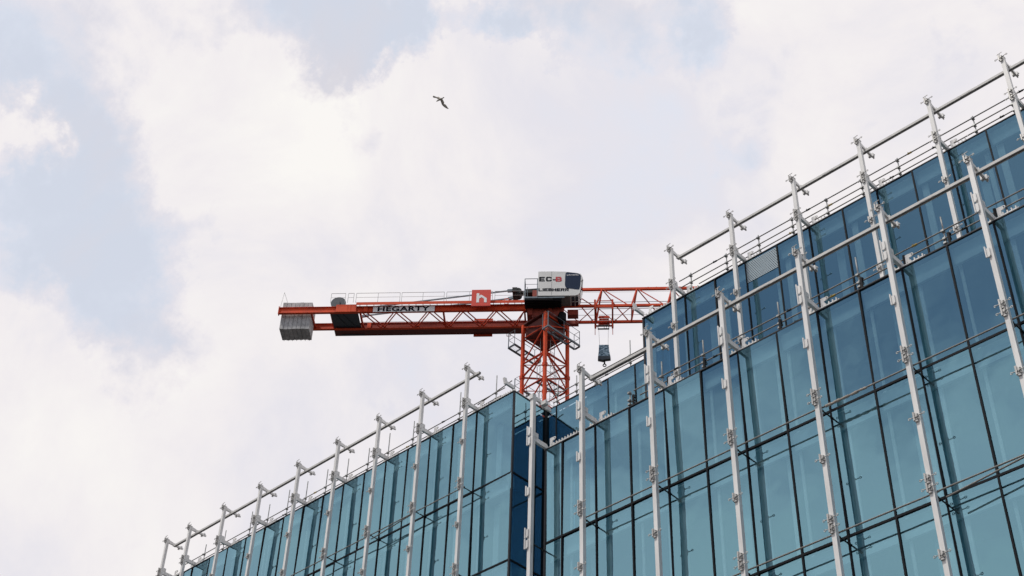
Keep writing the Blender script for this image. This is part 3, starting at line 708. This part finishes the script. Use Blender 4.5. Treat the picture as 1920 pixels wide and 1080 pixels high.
# hand rails of the counter jib
for y, zb, h1 in ((-1.09, 58.61, .92), (1.40, 58.10, 1.0)):
    hr = MB(); ztop = zb + h1 if y > 0 else 59.36
    for a, b in ((-13.1, -12.22), (-12.05, -11.7), (-11.55, -8.86), (-8.75, -6.15), (-6.0, -3.2), (-3.05, -1.3)):
        n = max(1, round((b - a) / 1.4))
        for k in range(n + 1): xx = a + (b - a) * k / n; hr.tube((xx, y, zb), (xx, y, ztop), .014, 6)
        hr.tube((a, y, ztop), (b, y, ztop), .014, 6); hr.tube((a, y, (zb + ztop) / 2 + .04), (b, y, (zb + ztop) / 2 + .04), .010, 6)
        if y > 0: hr.tube((a, y, zb + .75), (b, y, zb + .75), .010, 6)
    cr(hr, 'walkway_rail', 'galv')
# tie bars and their yoke
for s in (-1, 1):
    tbm = MB().bar((-11.1, .37 * s, 58.78), (-1.95, .37 * s, 60.04), .05, .085)
    tbm.bar((-2.35, .37 * s, 59.98), (-1.75, .30 * s, 60.08), .10, .20).bar((-11.35, .37 * s, 58.72), (-10.95, .37 * s, 58.80), .10, .16)
    cr(tbm, 'tie_bar', 'bluegrey')
yk = MB().bar((-1.9, -.45, 60.06), (-1.9, .45, 60.06), .30, .30).bar((-1.76, 0, 60.07), (-.35, 0, 60.16), .26, .20).bar((-1.3, 0, 60.10), (-.35, 0, 60.16), .42, .30)
yk.tube((-1.72, -.30, 60.06), (-1.72, .30, 60.06), .24, 14)
cr(yk, 'tie_yoke', 'rod')
# sign boards
sg = MB().box(-10.46, -6.70, -.935, -.905, 57.99, 58.42); so = cr(sg, 'name_board', 'whitel')
text('lettering', 'HEGARTY', 'navy', so, -10.18, -7.0, 58.02, 58.39, -.94, .035)
hb = MB().box(-4.44, -3.28, -1.36, -1.24, 58.0, 59.27); ho = cr(hb, 'logo_board', mat('board_red', (.68, .055, .03), .45, var=.06))
lg = [(.26, .18), (.26, .80), (.40, .80), (.40, .63), (.50, .70), (.80, .46), (.80, .18), (.66, .18), (.66, .42), (.53, .53), (.40, .43), (.40, .18)]
lo_ = MB().prism([(-4.44 + 1.16 * u, -1.372, 58.0 + 1.27 * (v * .92 + .04)) for u, v in lg], (0, .011, 0)); lo_.build('logo', 'whitel', ho)
hb2 = MB().box(-4.50, -3.34, 1.45, 1.57, 57.95, 59.3); cr(hb2, 'logo_board', 'orange2')
# jib
J1 = 46
cr(MB().box(.3, J1, -.075, .075, 60.23, 60.39), 'jib_top_chord', 'orange')
for s in (-1, 1): cr(MB().box(.6, J1, s * .77 - .07, s * .77 + .07, 58.27, 58.42), 'jib_bottom_chord', 'orange')
ap = [3.44 + 2.15 * k for k in range(-1, 20)]
jl = MB(); jb = MB()
for x in ap:
    if x < J1 - 2:
        for s in (-1, 1):
            jl.tube((x, .05 * s, 60.24), (x - .36, .74 * s, 58.42), .055, 8)
            jl.tube((x + .10, .05 * s, 60.24), (x + 1.58, .74 * s, 58.42), .034, 8)
        jb.tube((x - .36, -.72, 58.34), (x - .36, .72, 58.34), .035, 6)
        jb.tube((x - .36, -.72, 58.34), (x + .72, .72, 58.34), .028, 6); jb.tube((x + .72, .72, 58.34), (x + 1.79, -.72, 58.34), .028, 6)
for x in (8.9, 9.35): jl.ring((x - .0, 0, 60.41), (0, 1, 0), .05, .014)
for x in (6.3, 6.8): jl.ring((x, 0, 60.41), (0, 1, 0), .05, .014)
cr(jl, 'jib_bracing', 'orange2'); cr(jb, 'jib_floor_bracing', 'orange2')
rp = MB().tube((2, .1, 59.35), (J1 - 1, .1, 59.45), .018, 5).tube((2, .3, 59.0), (J1 - 1, .3, 59.1), .02, 5).tube((2, -.1, 60.0), (J1 - 1, 0, 60.05), .006, 5).tube((2, .4, 58.6), (J1 - 1, .4, 58.6), .012, 5)
cr(rp, 'jib_rope', 'cable')
# trolley
ty = MB()
for x in (3.02, 4.07):
    for s in (-1, 1):
        ty.box(x - .06, x + .06, s * .90 - .04, s * .90 + .04, 58.02, 58.72)
    ty.box(x - .05, x + .05, -.95, .95, 57.96, 58.019)
for s in (-1, 1): ty.box(2.96, 4.13, s * .90 - .035, s * .90 + .035, 58.10, 58.19)
ty.box(3.1, 4.0, -.94, -.9, 58.6, 58.64)
for k in range(3): ty.box(3.25, 3.85, -.30 + .26 * k, -.24 + .26 * k, 57.88, 57.959)
for k in range(8): ty.box(3.25 + .08 * k, 3.28 + .08 * k, -.30, .28, 57.83, 57.879)
ty.box(3.2, 3.9, -.35, -.31, 57.76, 57.86).box(3.2, 3.9, .29, .33, 57.76, 57.86)
tyo = cr(ty, 'trolley', 'orange2')
rr_ = MB()
for x in (2.93, 4.16): rr_.ring((x, .0, 57.78), (0, 1, 0), .16, .018, 16, 6)
fr_ = [(3.17, 57.17), (3.84, 57.17), (3.84, 57.21), (3.17, 57.21)]
rr_.box(3.16, 3.85, -.05, .05, 57.16, 57.20).box(3.16, 3.85, -.05, .05, 57.40, 57.44).box(3.16, 3.20, -.049, .049, 57.201, 57.399).box(3.81, 3.85, -.049, .049, 57.201, 57.399)
rr_.ring((3.62, 0, 57.30), (0, 1, 0), .08, .015).box(3.25, 3.27, -.03, .03, 57.44, 57.76).box(3.74, 3.76, -.03, .03, 57.44, 57.76)
rr_.build('trolley_pulley', 'rod', tyo)
MB().tube((3.0, 0, 57.95), (3.0, 0, 56.74), .022, 6).tube((4.06, 0, 57.95), (4.06, 0, 56.74), .022, 6).build('guide_rod', 'orange', tyo)
hcb = MB().tube((3.22, 0, 57.2), (3.26, 0, 55.85), .008, 5).tube((3.80, 0, 57.2), (3.76, 0, 55.85), .008, 5)
cr(hcb, 'hoist_rope', 'cable')
hk = MB().prism([(3.22, -.16, 55.84), (3.80, -.16, 55.84), (3.82, -.16, 55.4), (3.88, -.16, 55.0), (3.16, -.16, 55.0), (3.20, -.16, 55.4)], (0, .22, 0))
hko = cr(hk, 'hook_block', 'tarp')
MB().prism([(3.155, -.17, 54.999), (3.885, -.17, 54.999), (3.90, -.17, 54.80), (3.6, -.17, 54.76), (3.45, -.17, 54.70), (3.14, -.17, 54.78)], (0, .24, 0)).build('hook_block_base', 'drum', hko)
MB().tube((3.53, 0, 54.75), (3.53, 0, 54.52), .05, 10).ring((3.53, 0, 54.42), (0, 1, 0), .09, .032, 14, 8).build('hook', 'black', hko)
# mast platforms
def mast_platform(u0, u1, w0, w1, z, name='mast_platform', rails=True):
    p = MB()
    for u in (u0, u1): p.box(u - .035, u + .035, w0, w1, z - .06, z + .06)
    for q in (w0, w1): p.box(u0 + .036, u1 - .036, q, q + .06, z - .05, z + .05)
    n = int((w1 - w0) / .7)
    for k in range(1, n + 1): p.box(u0 + .036, u1 - .036, w0 + (w1 - w0) * k / (n + 1), w0 + (w1 - w0) * k / (n + 1) + .05, z - .04, z + .04)
    po = cr(p, name, 'bluegrey', RM)
    gp = MB()
    k = w0 + .1
    while k < w1 - .05: gp.box(u0 + .05, u1 - .05, k, k + .006, z + .061, z + .075); k += .11
    gp.build('grating', 'galv', po)
    rl = MB()
    outer = u1 if abs(u1) > abs(u0) else u0
    n = max(2, round((w1 - w0) / 1.1))
    for k in range(n + 1): ww = w0 + .02 + (w1 - w0 - .04) * k / n; rl.tube((outer, ww, z), (outer, ww, z + 1.1), .02 if k != 0 else .03, 6)
    inner = u0 if outer == u1 else u1
    for hh in (1.1, .58): 
        rl.tube((outer, w0, z + hh), (outer, w1, z + hh), .016, 6)
        for q in (w0 + .02, w1 - .02): rl.tube((outer, q, z + hh), (inner, q, z + hh), .014, 6)
    for q in (w0 + .02, w1 - .02): rl.tube((inner, q, z), (inner, q, z + 1.1), .018, 6)
    rl.build('railing', 'bluegrey', po)
mast_platform(.97, 1.42, -1.22, 1.52, 56.02); mast_platform(-1.82, -1.30, -1.32, .95, 56.02)
mast_platform(.25, .9, -.9, .95, 52.62); mast_platform(-1.5, -.9, -1.0, 1.0, 52.62)

# ------------------------------------------------------------------ gull
rr3, uu3 = right, up
bc = Vector((-.51310899, .43779947, .73827555)) * 78 + Vector((0, 0, 1.6))
px = 78 / 2747 / 15.43
def bp(x, y, d=0): return rr3 * ((x - 715) * px) - uu3 * ((y - 510) * px) + fwd * d
def bird():
    b = MB()
    def loft(st):                                     # stations: leading, trailing, thickness, depth
        vs = []; n = len(st)
        for le, tr_, th, d in st:
            A, B = bp(*le, d), bp(*tr_, d); Cc = A.lerp(B, .35)
            vs += [A, Cc + fwd * th, B, Cc - fwd * th]
        fs = [(i * 4 + j, i * 4 + (j + 1) % 4, (i + 1) * 4 + (j + 1) % 4, (i + 1) * 4 + j) for i in range(n - 1) for j in range(4)]
        fs += [(3, 2, 1, 0), tuple((n - 1) * 4 + j for j in range(4))]
        b.add(vs, fs, True)
    loft([((690, 520), (735, 470), .03, 0), ((655, 500), (700, 450), .022, .02), ((622, 478), (655, 418), .016, .06), ((585, 455), (600, 425), .012, .09), ((535, 450), (560, 402), .01, .10), ((505, 440), (515, 388), .008, .08), ((492, 420), (495, 395), .004, .06)])
    loft([((705, 520), (765, 480), .03, 0), ((728, 575), (800, 540), .022, .02), ((742, 625), (820, 590), .016, .06), ((765, 665), (812, 622), .013, .09), ((810, 708), (860, 640), .012, .10), ((860, 742), (895, 690), .010, .09), ((905, 765), (925, 735), .006, .07), ((945, 772), (950, 765), .003, .05)])
    path = [(586, 566, 3), (606, 552, 9), (625, 538, 19), (645, 525, 24), (670, 512, 31), (705, 500, 36), (740, 485, 30), (765, 470, 20), (785, 458, 15), (805, 448, 18), (820, 443, 14)]
    vs = []; n = 12
    for i, (x, y, r) in enumerate(path):
        nx, ny = .45, .89                              # across the body axis in the wing plane
        flat = 1 if i < 8 else .25
        for k in range(n):
            t = 2 * math.pi * k / n
            vs.append(bp(x + nx * r * math.cos(t) * .9, y + ny * r * math.cos(t) * .9, 0) + fwd * (r * px * math.sin(t) * flat))
    b.add(vs, [(i * n + k, i * n + (k + 1) % n, (i + 1) * n + (k + 1) % n, (i + 1) * n + k) for i in range(len(path) - 1) for k in range(n)] + [tuple(range(n))[::-1], tuple(range(len(vs) - n, len(vs)))], True)
    o = b.build('seagull', 'bird'); o.location = bc
    tag(o, 'lone seagull gliding in the cloudy sky above the crane, wings spread', 'bird')
    hd = MB(); vs = []
    for x, y, r in ((603, 554, 13), (622, 541, 21), (640, 528, 26), (655, 520, 28)):
        for k in range(n):
            t = 2 * math.pi * k / n; vs.append(bp(x + .45 * r * math.cos(t) * .95, y + .89 * r * math.cos(t) * .95, 0) + fwd * (r * px * 1.05 * math.sin(t)))
    hd.add(vs, [(i * n + k, i * n + (k + 1) % n, (i + 1) * n + (k + 1) % n, (i + 1) * n + k) for i in range(3) for k in range(n)] + [tuple(range(n))[::-1], tuple(range(3 * n, 4 * n))], True)
    hd.build('head_feathers', 'birdw', o)
bird()
